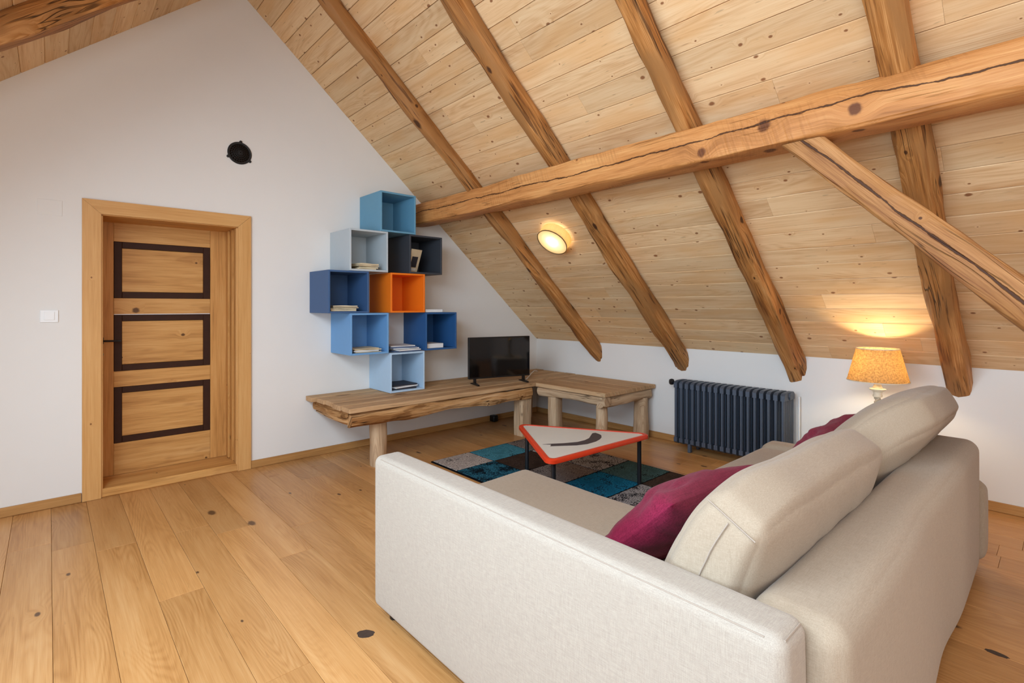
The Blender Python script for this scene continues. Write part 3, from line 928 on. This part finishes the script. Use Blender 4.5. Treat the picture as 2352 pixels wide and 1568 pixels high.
# ------------------------------------------------------------------ television
pl, pr = Vector((-1.493, -0.53, 0.0)), Vector((-0.818, -0.713, 0.0))
xd = (pr - pl).normalized()
TW = (pr - pl).length
yb = Vector((0, 0, 1)).cross(xd)           # points away from the viewer
MT = frame(tuple((pl + pr) / 2 + Vector((0, 0, 0.61))), xd, (0, 0, 1))
t = thing('television', tuple((pl + pr) / 2 + Vector((0, 0, BZ))), 'black flat-screen television standing on the plank bench', 'television')
box('housing', -TW / 2, TW / 2, 0.0, 0.035, 0.0, 0.42, M['black_plastic'], t, bev=0.004, M=MT)
box('rear_bulge', -TW * .36, TW * .36, 0.03, 0.075, 0.03, 0.30, M['black_plastic'], t, bev=0.012, M=MT)
box('screen', -TW / 2 + .010, TW / 2 - .010, -0.0015, 0.004, 0.016, 0.41, M['screen'], t, M=MT)
box('logo_bar', -0.03, 0.03, -0.003, 0.004, 0.003, 0.010, M['black_metal'], t, M=MT)
for s in (-1, 1):
    f = prism_f = None
    cx = s * TW * .40
    V = [(cx - .012, 0.005, 0.03), (cx + .012, 0.005, 0.03), (cx + .012, 0.03, 0.03), (cx - .012, 0.03, 0.03),
         (cx - .012, -0.085, -0.060), (cx + .012, -0.085, -0.060), (cx + .012, -0.075, -0.050), (cx - .012, -0.075, -0.050),
         (cx - .012, 0.105, -0.060), (cx + .012, 0.105, -0.060), (cx + .012, 0.095, -0.050), (cx - .012, 0.095, -0.050),
         (cx - .012, 0.004, -0.038), (cx + .012, 0.004, -0.038), (cx + .012, 0.030, -0.038), (cx - .012, 0.030, -0.038)]
    F = [[0, 1, 13, 12], [1, 2, 14, 13], [2, 3, 15, 14], [3, 0, 12, 15], [0, 1, 2, 3],
         [12, 13, 6, 7], [7, 6, 5, 4], [15, 14, 10, 11], [11, 10, 9, 8], [4, 5, 9, 8],
         [13, 6, 5, 9, 10, 14], [12, 7, 4, 8, 11, 15]]
    mesh('foot', V, F, M['black_plastic'], t, M=MT)
tag(tube('cable', [(-0.78, -0.62, BZ + .006), (-0.68, -0.56, BZ + .02), (-0.58, -0.50, BZ + .045), (-0.46, -0.42, BZ + .05), (-0.34, -0.34, BZ + .03), (-0.24, -0.26, BZ + .006)], 0.004, M['white_plastic']),
    'white cable looping over the plank bench behind the television', 'cable')
t = box('power_adapter', -0.80, -0.73, -0.10, -0.02, 0.001, 0.075, M['black_plastic'], bev=0.012, seg=3)
tag(t, 'small black power adapter on the floor under the benches', 'adapter')

# ------------------------------------------------------------------ radiator
RZ0, RZ1 = 0.062, 0.650
t = thing('radiator', (-0.17, -2.57, 0.0), 'anthracite cast-iron column radiator on the knee wall', 'radiator')
V, F = [], []


def add_cap(V, F, cx, cy, z0, z1, rx, ry, n=8):
    b = len(V)
    lv = [(0.3, 0.0), (0.85, 0.006), (1.0, 0.02)]
    rings = [(s, z0 + dz) for s, dz in lv] + [(s, z1 - dz) for s, dz in reversed(lv)]
    for s, z in rings:
        for i in range(n):
            a = 2 * math.pi * (i + .5) / n
            V.append((cx + rx * s * math.cos(a), cy + ry * s * math.sin(a), z))
    for k in range(len(rings) - 1):
        for i in range(n):
            j = (i + 1) % n
            F.append([b + k * n + i, b + k * n + j, b + (k + 1) * n + j, b + (k + 1) * n + i])
    F.append([b + i for i in range(n)])
    F.append([b + (len(rings) - 1) * n + i for i in range(n)])


def add_slab(V, F, x0, x1, z0, z1, hy, up):
    b = len(V)
    n = 10
    pts = []
    for i in range(n + 1):          # arched top / bottom outline
        u = i / n
        x_ = x0 + (x1 - x0) * u
        arch = math.sqrt(max(0, 1 - (2 * u - 1) ** 4)) * 0.022
        pts.append((x_, (z1 - .022 + arch) if up else (z0 + .022 - arch)))
    other = z0 if up else z1
    outline = pts + [(x1, other), (x0, other)]
    for y_ in (-hy, hy):
        V.extend([(p[0], y_, p[1]) for p in outline])
    m_ = len(outline)
    F.append([b + i for i in range(m_)])
    F.append([b + m_ + i for i in reversed(range(m_))])
    for i in range(m_):
        j = (i + 1) % m_
        F.append([b + i, b + j, b + m_ + j, b + m_ + i])


for i in range(5):
    add_cap(V, F, -0.262 + i * 0.0455, 0, 0.02, RZ1 - RZ0 - .015, 0.0185 if i == 0 else 0.016, 0.0135)
add_slab(V, F, -0.278, -0.062, RZ1 - RZ0 - .065, RZ1 - RZ0, 0.0165, True)
add_slab(V, F, -0.278, -0.062, 0.0, 0.06, 0.0165, False)
NS = 18
first = None
for i in range(NS):
    y_ = -2.105 - i * 0.0553
    if first is None:
        first = mesh('section', V, F, M['radiator'], t, M=Matrix.Translation((0, y_, RZ0)), smooth=True)
    else:
        c = bpy.data.objects.new('section', first.data)
        link(c, Matrix.Translation((0, y_, RZ0)), t)
for zc in (RZ0 + .035, RZ1 - .035):
    tube('hub', [(-0.17, -2.09, zc), (-0.17, -3.06, zc)], 0.02, M['radiator'], t)
for y_ in (-2.235, -2.90):
    for xx in (-0.25, -0.09):
        box('foot', xx - .018, xx + .018, y_ - .014, y_ + .014, 0.001, 0.08, M['radiator'], t, bev=0.004)
lathe('plug', [(0.03, 0), (0.03, 0.012), (0.02, 0.016)], 0, 0, M['radiator'], t, n=6, M=frame((-0.17, -3.06, RZ1 - .035), (1, 0, 0), (0, -1, 0)), smooth=False)
tube('valve_stem', [(-0.17, -2.095, 0.615), (-0.17, -2.03, 0.615)], 0.010, M['black_metal'], t)
lathe('valve_knob', [(0.012, -0.02), (0.026, -0.016), (0.030, 0.0), (0.026, 0.016), (0.012, 0.02)], 0, 0, M['black_metal'], t, n=20, M=frame((-0.17, -2.005, 0.618), (0, 0, 1), (-0.8, 0.5, 0)))
tag(tube('return_pipe', [(-0.03, -3.085, 0.001), (-0.03, -3.085, 0.60)], 0.008, M['white_plastic'], t), 'thin white pipe beside the radiator')

# ------------------------------------------------------------------ rug
t = thing('patchwork_rug', (-1.52, -1.85, 0.0), 'patchwork rug of teal, grey and brown squares under the triangular table', 'rug')
RX = [-2.175, -1.765, -1.315, -0.885]
RY = [-0.88, -1.24, -1.62, -2.02, -2.416, -2.80, -3.16]
box('backing', RX[0], RX[-1], RY[-1], RY[0], 0.001, 0.009, rug_mat('rug_border', '#15171c', '#0c0d10', 0.5), t, bev=0.002)
wh = rug_mat('rug_cream', '#c9bdb4', '#2c2a2f', 0.455)
wk = rug_mat('rug_cream_flecked', '#c0bab8', '#1d1c22', 0.50)
tl = rug_mat('rug_teal', '#4f93a6', '#1a3138', 0.44)
bl = rug_mat('rug_blue', '#1f7fa6', '#12242e', 0.47)
bd = rug_mat('rug_blue_dark', '#3f8ca8', '#0d1820', 0.52)
pk = rug_mat('rug_taupe', '#94867e', '#2b2728', 0.47)
br = rug_mat('rug_brown', '#4a3a31', '#201a18', 0.45)
gt = rug_mat('rug_grey_teal', '#4c6a6b', '#1b2426', 0.46)
PAT = [[wh, tl, pk], [bd, br, wh], [tl, pk, wk], [br, bl, gt], [wk, wk, br], [tl, br, pk]]
for r_ in range(6):
    for c_ in range(3):
        gp_ = 0.007
        box('patch', RX[c_] + gp_ + (.008 if c_ == 0 else 0), RX[c_ + 1] - gp_ - (.008 if c_ == 2 else 0), RY[r_ + 1] + gp_, RY[r_] - gp_ - (.008 if r_ == 0 else 0), 0.008, 0.0135, PAT[r_][c_], t, bev=0.002)

# ------------------------------------------------------------------ triangular sign table
P1, P2, P3 = Vector((-1.772, -1.582)), Vector((-1.268, -2.452)), Vector((-2.290, -2.398))
TZ = 0.382
t = thing('sign_table', ((P1.x + P2.x + P3.x) / 3, (P1.y + P2.y + P3.y) / 3, 0), 'low triangular table made from a red-bordered road sign', 'table')


def round_tri(pts, r, n=7):
    cen = sum(pts, Vector((0, 0))) / 3
    out = []
    for i in range(3):
        p, a_, b_ = pts[i], pts[i - 1], pts[(i + 1) % 3]
        da, db = (a_ - p).normalized(), (b_ - p).normalized()
        half = math.acos(max(-1, min(1, da.dot(db)))) / 2
        bis = (da + db).normalized()
        cc = p + bis * r / math.sin(half)
        ta, tb = p + da * r / math.tan(half), p + db * r / math.tan(half)
        a0 = math.atan2((ta - cc).y, (ta - cc).x)
        a1 = math.atan2((tb - cc).y, (tb - cc).x)
        d_ = (a1 - a0 + math.pi) % (2 * math.pi) - math.pi
        for k in range(n + 1):
            an = a0 + d_ * k / n
            out.append(cc + Vector((math.cos(an), math.sin(an))) * r)
    return out


def shrink(pts, d):
    cen = sum(pts, Vector((0, 0))) / 3
    inr = 0.2887 * ((pts[0] - pts[1]).length + (pts[1] - pts[2]).length + (pts[2] - pts[0]).length) / 3
    return [cen + (p - cen) * (1 - d / inr) for p in pts]


tri = [P1, P2, P3]
ext = shrink(tri, -0.022)
rings = [(round_tri(shrink(ext, 0.012), 0.04), TZ - .030), (round_tri(ext, 0.05), TZ - .024), (round_tri(ext, 0.05), TZ - .002),
         (round_tri(shrink(ext, 0.007), 0.045), TZ + .005), (round_tri(shrink(ext, 0.028), 0.03), TZ + .004), (round_tri(shrink(ext, 0.031), 0.03), TZ - .002)]
V, F = [], []
nn = len(rings[0][0])
for rg, z in rings:
    V += [(p.x, p.y, z) for p in rg]
for k in range(len(rings) - 1):
    for i in range(nn):
        j = (i + 1) % nn
        F.append([k * nn + i, k * nn + j, (k + 1) * nn + j, (k + 1) * nn + i])
F.append(list(range(nn)))
mesh('red_rim', V, F, M['red'], t, smooth=True)
ins = round_tri(shrink(ext, 0.030), 0.03)
prism('sign_face', [(p.x, p.y) for p in ins], 'z', TZ - .004, TZ + .001, M['sign'], t)
sy = [(-2.062, -2.112), (-2.010, -2.140), (-1.93, -2.192), (-1.835, -2.236), (-1.76, -2.240), (-1.69, -2.224), (-1.619, -2.183), (-1.56, -2.150), (-1.533, -2.158), (-1.545, -2.205), (-1.56, -2.235), (-1.61, -2.274), (-1.66, -2.298), (-1.726, -2.315), (-1.823, -2.317), (-1.905, -2.288), (-1.97, -2.240), (-2.056, -2.180), (-2.02, -2.155)]
prism('sign_symbol', sy, 'z', TZ + .0008, TZ + .0022, M['sign_dark'], t)
cen = (P1 + P2 + P3) / 3
for p in tri:
    q = p + (cen - p).normalized() * 0.075
    lathe('leg', [(0.016, 0.0145), (0.016, TZ - .02)], q.x, q.y, M['black_metal'], t, n=16)
for p in tri:
    d_ = (cen - p).normalized()
    for s in (-1, 1):
        q = p + d_ * 0.055 + Vector((-d_.y, d_.x)) * 0.028 * s
        lathe('rivet', [(0.006, TZ + .001), (0.005, TZ + .003)], q.x, q.y, M['iron'], t, n=8)

# ------------------------------------------------------------------ sofa
t = thing('corner_sofa', (-2.3, -3.6, 0.0), 'large beige linen corner sofa with two back cushions', 'sofa')


def soft(name, mat, *a, parent=None, **k):
    V, F = soft_box(*a, **k)
    return mesh(name, V, F, mat, parent or t, smooth='all')


soft('base', M['linen'], -3.43, -1.15, -4.10, -3.24, 0.05, 0.255, 0.02, n=(10, 8, 4))
soft('base', M['linen'], -3.43, -2.605, -3.24, -2.53, 0.05, 0.255, 0.02, n=(8, 8, 4))


def seat_fn(p):
    p = Vector(p)
    if p.z > 0.3: p.z += 0.006 * noise.noise(p * 3.0)
    return p


soft('seat_cushion', M['linen_shaded'], -3.425, -2.600, -4.08, -2.50, 0.257, 0.435, 0.055, n=(12, 18, 3), bulge=0.012, fn=seat_fn)
soft('seat_cushion', M['linen_shaded'], -2.596, -1.152, -4.08, -3.22, 0.257, 0.435, 0.05, n=(18, 12, 3), bulge=0.012, fn=seat_fn)
soft('low_side_panel', M['linen_shaded'], -1.150, -0.985, -4.30, -3.215, 0.05, 0.448, 0.05, n=(4, 14, 8), bulge=0.008)
arm = soft('armrest', M['linen'], -3.566, -3.432, -4.222, -2.545, 0.05, 0.700, 0.032, n=(5, 24, 12), bulge=0.004)
tube('seam', [(-3.5568, -2.60, 0.6910), (-3.5568, -3.2, 0.6910), (-3.5568, -4.18, 0.6910)], 0.0016, M['seam'], arm, n=6)
tube('seam', [(-3.540, -4.2127, 0.6908), (-3.50, -4.2129, 0.6910), (-3.458, -4.2127, 0.6908)], 0.0022, M['seam'], arm, n=6)
tube('seam', [(-3.4412, -4.2128, 0.66), (-3.4412, -4.2128, 0.4), (-3.4412, -4.2128, 0.09)], 0.0022, M['seam'], arm, n=6)


def back_fn(p):
    p = Vector(p)
    if p.y < -4.15:
        k = min(1, (-4.15 - p.y) / .1)
        wv = math.exp(-((p.x + 2.35 + (p.z - .4) * .5) / .22) ** 2)
        p.y += k * (0.014 * wv + 0.003 * noise.noise(Vector((p.x * 2.5, 0, p.z * 1.2))))
    if p.z > 0.6:
        p.z += 0.006 * noise.noise(Vector((p.x * 3, p.y * 3, 2.2)))
    return p


soft('backrest', M['linen_shaded'], -3.432, -1.20, -4.292, -4.088, 0.05, 0.692, 0.055, n=(40, 6, 12), bulge=0.008, fn=back_fn)


def back_cushion(xc, w, seed, t_=0.215, h=0.485, lean0=14, lean1=34, yb_=-3.905, crown=0.0, roll=0.0, drop=0.0):
    # integrate the centre line
    N_ = 40
    cl = [(yb_, 0.442)]
    for i in range(N_):
        a_ = math.radians(lean0 + (lean1 - lean0) * ((i + .5) / N_) ** 1.3)
        y_, z_ = cl[-1]
        cl.append((y_ - math.sin(a_) * h / N_, z_ + math.cos(a_) * h / N_))

    def fn(p):
        u, v, s = p.x, p.y, p.z                # s along the height 0..h
        ux = 2 * u / w
        # plump: thinner towards the ends and the top
        edge = (1 - 0.08 * abs(ux) ** 6) * (1 - 0.38 * max(0, s / h) ** 4)
        v2 = v * edge
        s2 = s - 0.035 * (abs(ux) ** 5) * (s / h) + 0.010 * noise.noise(Vector((u * 4, seed, s * 2))) - crown * abs(ux - 0.12) ** 2.2 * (s / h) - drop * max(0.0, (-ux - .5) / .5) ** 1.4 * (s / h)
        k = max(0.0, min(N_ - 1e-6, s2 / h * N_))
        i = int(k); f = k - i
        y_ = cl[i][0] * (1 - f) + cl[i + 1][0] * f
        z_ = cl[i][1] * (1 - f) + cl[i + 1][1] * f
        a_ = math.radians(lean0 + (lean1 - lean0) * (k / N_) ** 1.3)
        ex = (s2 - h) if s2 > h else (s2 if s2 < 0 else 0)
        y_ -= math.sin(a_) * ex
        z_ += math.cos(a_) * ex
        wr = 0.006 * noise.noise(Vector((u * 6 + seed * 3, v * 8, s * 6))) + 0.010 * noise.noise(Vector((u * 2.2 + seed, v * 4, s * 3)))
        v2 += math.copysign(wr, v) if abs(v) > t_ * .3 else 0
        return Vector((xc + u, y_ + v2 * math.cos(a_), z_ + v2 * math.sin(a_) - roll * ux * s / h))
    V, F = soft_box(-w / 2, w / 2, -t_ / 2, t_ / 2, 0, h, 0.040, n=(64, 8, 26), bulge=0.020, fn=fn)
    o = mesh('back_cushion', V, F, M['linen_shaded'], t, smooth='all')
    # centre seam round the ends and top
    for sx_ in (-1, 1):
        pts = []
        for i in range(15):
            s = 0.05 + (h - .08) * i / 14
            p = fn(Vector((sx_ * (w / 2 + .020 * (1 - (2 * s / h - 1) ** 4) + (0.004 if i > 8 else 0)), 0, s)))
            if i > 10: p.z += 0.004
            pts.append(p)
        tube('seam', pts, 0.0016, M['seam'], o, n=6)
        for s_ in (h - 0.03,):
            pts = [fn(Vector((sx_ * (w / 2 - .004), -t_ / 2 + .012 + (t_ - .024) * i / 10, s_))) + Vector((sx_ * .010, 0, .006)) for i in range(11)]
            tube('seam', pts, 0.0018, M['seam'], o, n=6)
    return o


back_cushion(-2.857, 1.13, 3, h=0.478, roll=0.016)
back_cushion(-1.70, 1.13, 8, t_=0.225, h=0.58, lean0=10, lean1=62, yb_=-3.90, crown=0.02, roll=0.02, drop=0.21)
for (fx, fy) in ((-3.50, -2.62), (-3.50, -4.15), (-1.06, -4.2), (-1.06, -3.3), (-2.66, -2.6)):
    lathe('foot', [(0.022, 0.001), (0.026, 0.06)], fx, fy, M['black_plastic'], t, n=14)


def pillow(loc, rx, ry, rz, w, h, th, seed, label, mat):
    n = 30
    V, F = [], []
    MM = Matrix.Translation(loc) @ Euler((math.radians(rx), math.radians(ry), math.radians(rz)), 'XYZ').to_matrix().to_4x4()
    for side in (1, -1):
        for i in range(n + 1):
            for j in range(n + 1):
                u, v = 2 * i / n - 1, 2 * j / n - 1
                u = math.copysign(abs(u) ** 0.8, u); v = math.copysign(abs(v) ** 0.8, v)
                px = w / 2 * u * (1 - 0.09 * (1 - v * v))
                pz = h / 2 * v * (1 - 0.11 * (1 - u * u))
                prof = (max(0, 1 - abs(u) ** 2.6) * max(0, 1 - abs(v) ** 2.6)) ** 0.55
                wr = 0.014 * noise.noise(Vector((u * 2.2 + seed, v * 2.2, side * 2))) + 0.011 * noise.noise(Vector((u * 3 + seed + v * 3, v * 7, side)))
                py = side * (th / 2 * prof + 0.002) + wr * min(1, prof * 2)
                V.append((px, py, pz))
        b_ = 0 if side == 1 else (n + 1) ** 2
        for i in range(n):
            for j in range(n):
                q = b_ + i * (n + 1) + j
                F.append([q, q + 1, q + n + 2, q + n + 1])
    b_ = (n + 1) ** 2
    rim = [i * (n + 1) for i in range(n + 1)] + [n * (n + 1) + j for j in range(1, n + 1)] + [i * (n + 1) + n for i in range(n - 1, -1, -1)] + [j for j in range(n - 1, 0, -1)]
    for a_, c_ in zip(rim, rim[1:] + rim[:1]):
        F.append([a_, c_, b_ + c_, b_ + a_])
    o = mesh('throw_pillow', V, F, mat, M=MM, smooth='all')
    return tag(o, label, 'pillow', 'maroon throw pillows')


pillow((-2.855, -3.61, 0.575), 46, 4, 3, 0.80, 0.44, 0.20, 2.0, 'maroon velvet throw pillow wedged beside the sofa armrest', M['velvet'])
pillow((-1.60, -3.70, 0.600), 38, -4, -3, 0.60, 0.38, 0.15, 5.0, 'maroon velvet throw pillow peeking out near the white cabinet', M['velvet'])

# ------------------------------------------------------------------ white cabinet and table lamp
t = thing('side_cabinet', (-0.44, -3.67, 0), 'white square bedside cabinet carrying the table lamp', 'cabinet')
CX0, CX1, CY0, CY1 = -0.685, -0.20, -3.90, -3.43
box('body', CX0, CX1, CY0, CY1, 0.03, 0.48, M['white_paint'], t, bev=0.003)
box('top', CX0 - .006, CX1, CY0 - .006, CY1 + .006, 0.48, 0.502, M['white_paint'], t, bev=0.003)
for xx in (CX0 + .02, CX1 - .05):
    box('foot', xx, xx + .03, CY0 + .02, CY1 - .02, 0.001, 0.03, M['white_paint'], t)
dr = box('drawer', CX0 - .012, CX0, CY0 + .008, CY1 - .008, 0.30, 0.465, M['white_paint'], t, bev=0.002)
box('grip_hole', CX0 - .0135, CX0 - .011, -3.52, -3.47, 0.395, 0.425, M['dark'], dr)

LX, LY = -0.42, -3.705
t = thing('table_lamp', (LX, LY, 0.503), 'lit table lamp with jute shade on a twisted cream stem', 'lamp')
lathe('foot', [(0.075, 0.503), (0.077, 0.515), (0.06, 0.527), (0.035, 0.540), (0.026, 0.560), (0.030, 0.566), (0.022, 0.572)], LX, LY, M['cream'], t)
V, F = [], []
nz_, na_ = 60, 24
for k in range(nz_ + 1):
    z = 0.572 + (0.728 - 0.572) * k / nz_
    for i in range(na_):
        a_ = 2 * math.pi * i / na_
        r_ = 0.0165 + 0.0045 * math.cos(3 * (a_ - k / nz_ * 2 * math.pi * 1.7))
        V.append((LX + r_ * math.cos(a_), LY + r_ * math.sin(a_), z))
for k in range(nz_):
    for i in range(na_):
        j = (i + 1) % na_
        F.append([k * na_ + i, k * na_ + j, (k + 1) * na_ + j, (k + 1) * na_ + i])
mesh('twisted_stem', V, F, M['rope'], t, smooth='all')
lathe('capital', [(0.026, 0.728), (0.028, 0.738), (0.024, 0.744), (0.026, 0.762), (0.046, 0.776), (0.048, 0.783), (0.030, 0.787), (0.026, 0.797), (0.022, 0.80), (0.022, 0.845)], LX, LY, M['cream'], t)
lathe('shade', [(0.177, 0.838), (0.123, 1.058), (0.1215, 1.058), (0.1755, 0.838)], LX, LY, M['shade'], t, n=64, caps=False)
lathe('shade_rim', [(0.1745, 0.836), (0.179, 0.836), (0.179, 0.842), (0.1745, 0.842)], LX, LY, M['cream'], t, n=64, caps=False)
lathe('shade_rim', [(0.1205, 1.055), (0.1245, 1.055), (0.1245, 1.060), (0.1205, 1.060)], LX, LY, M['cream'], t, n=64, caps=False)
bl_ = G('lit_bulb')
em = bl_.node('ShaderNodeEmission', {'Color': (1.0, 0.78, 0.45, 1), 'Strength': 12.0})
bl_.t.links.new(em.outputs[0], bl_.out.inputs[0])
lathe('bulb', [(0.010, 0.846), (0.014, 0.870), (0.024, 0.890), (0.026, 0.900), (0.018, 0.912), (0.006, 0.916)], LX, LY, bl_.m, t, n=20)
ld = bpy.data.lights.new('table_lamp_light', 'POINT')
ld.energy = 9
ld.color = (1.0, 0.79, 0.50)
ld.shadow_soft_size = 0.03
lo = bpy.data.objects.new('table_lamp_light', ld)
link(lo, Matrix.Translation((LX, LY, 0.945)))

# ------------------------------------------------------------------ drum lamp on the sloping ceiling
base = Vector((-1.222, -1.479, Z0 + S * 1.222))
nrm = Vector((-ST, 0, -CT))
t = thing('ceiling_lamp', tuple(base), 'lit round drum lamp on the pine ceiling between two rafters', 'lamp')
MLm = frame(tuple(base), (0, 1, 0), nrm)
lathe('mount', [(0.05, 0.0), (0.05, 0.03)], 0, 0, M['white_paint'], t, M=MLm)
lathe('shade', [(0.145, 0.012), (0.147, 0.105), (0.1455, 0.105), (0.1435, 0.012)], 0, 0, M['drum'], t, n=56, M=MLm, caps=False)
lathe('shade_rim', [(0.1425, 0.103), (0.148, 0.103), (0.148, 0.108), (0.1425, 0.108)], 0, 0, M['brass'], t, n=56, M=MLm, caps=False)
lathe('diffuser', [(0.1425, 0.098), (0.1425, 0.1005)], 0, 0, M['diffuser'], t, n=56, M=MLm)
ld = bpy.data.lights.new('ceiling_lamp_light', 'POINT')
ld.energy = 1.9
ld.color = (1.0, 0.84, 0.58)
ld.shadow_soft_size = 0.03
lo = bpy.data.objects.new('ceiling_lamp_light', ld)
link(lo, Matrix.Translation(base + nrm * 0.06))
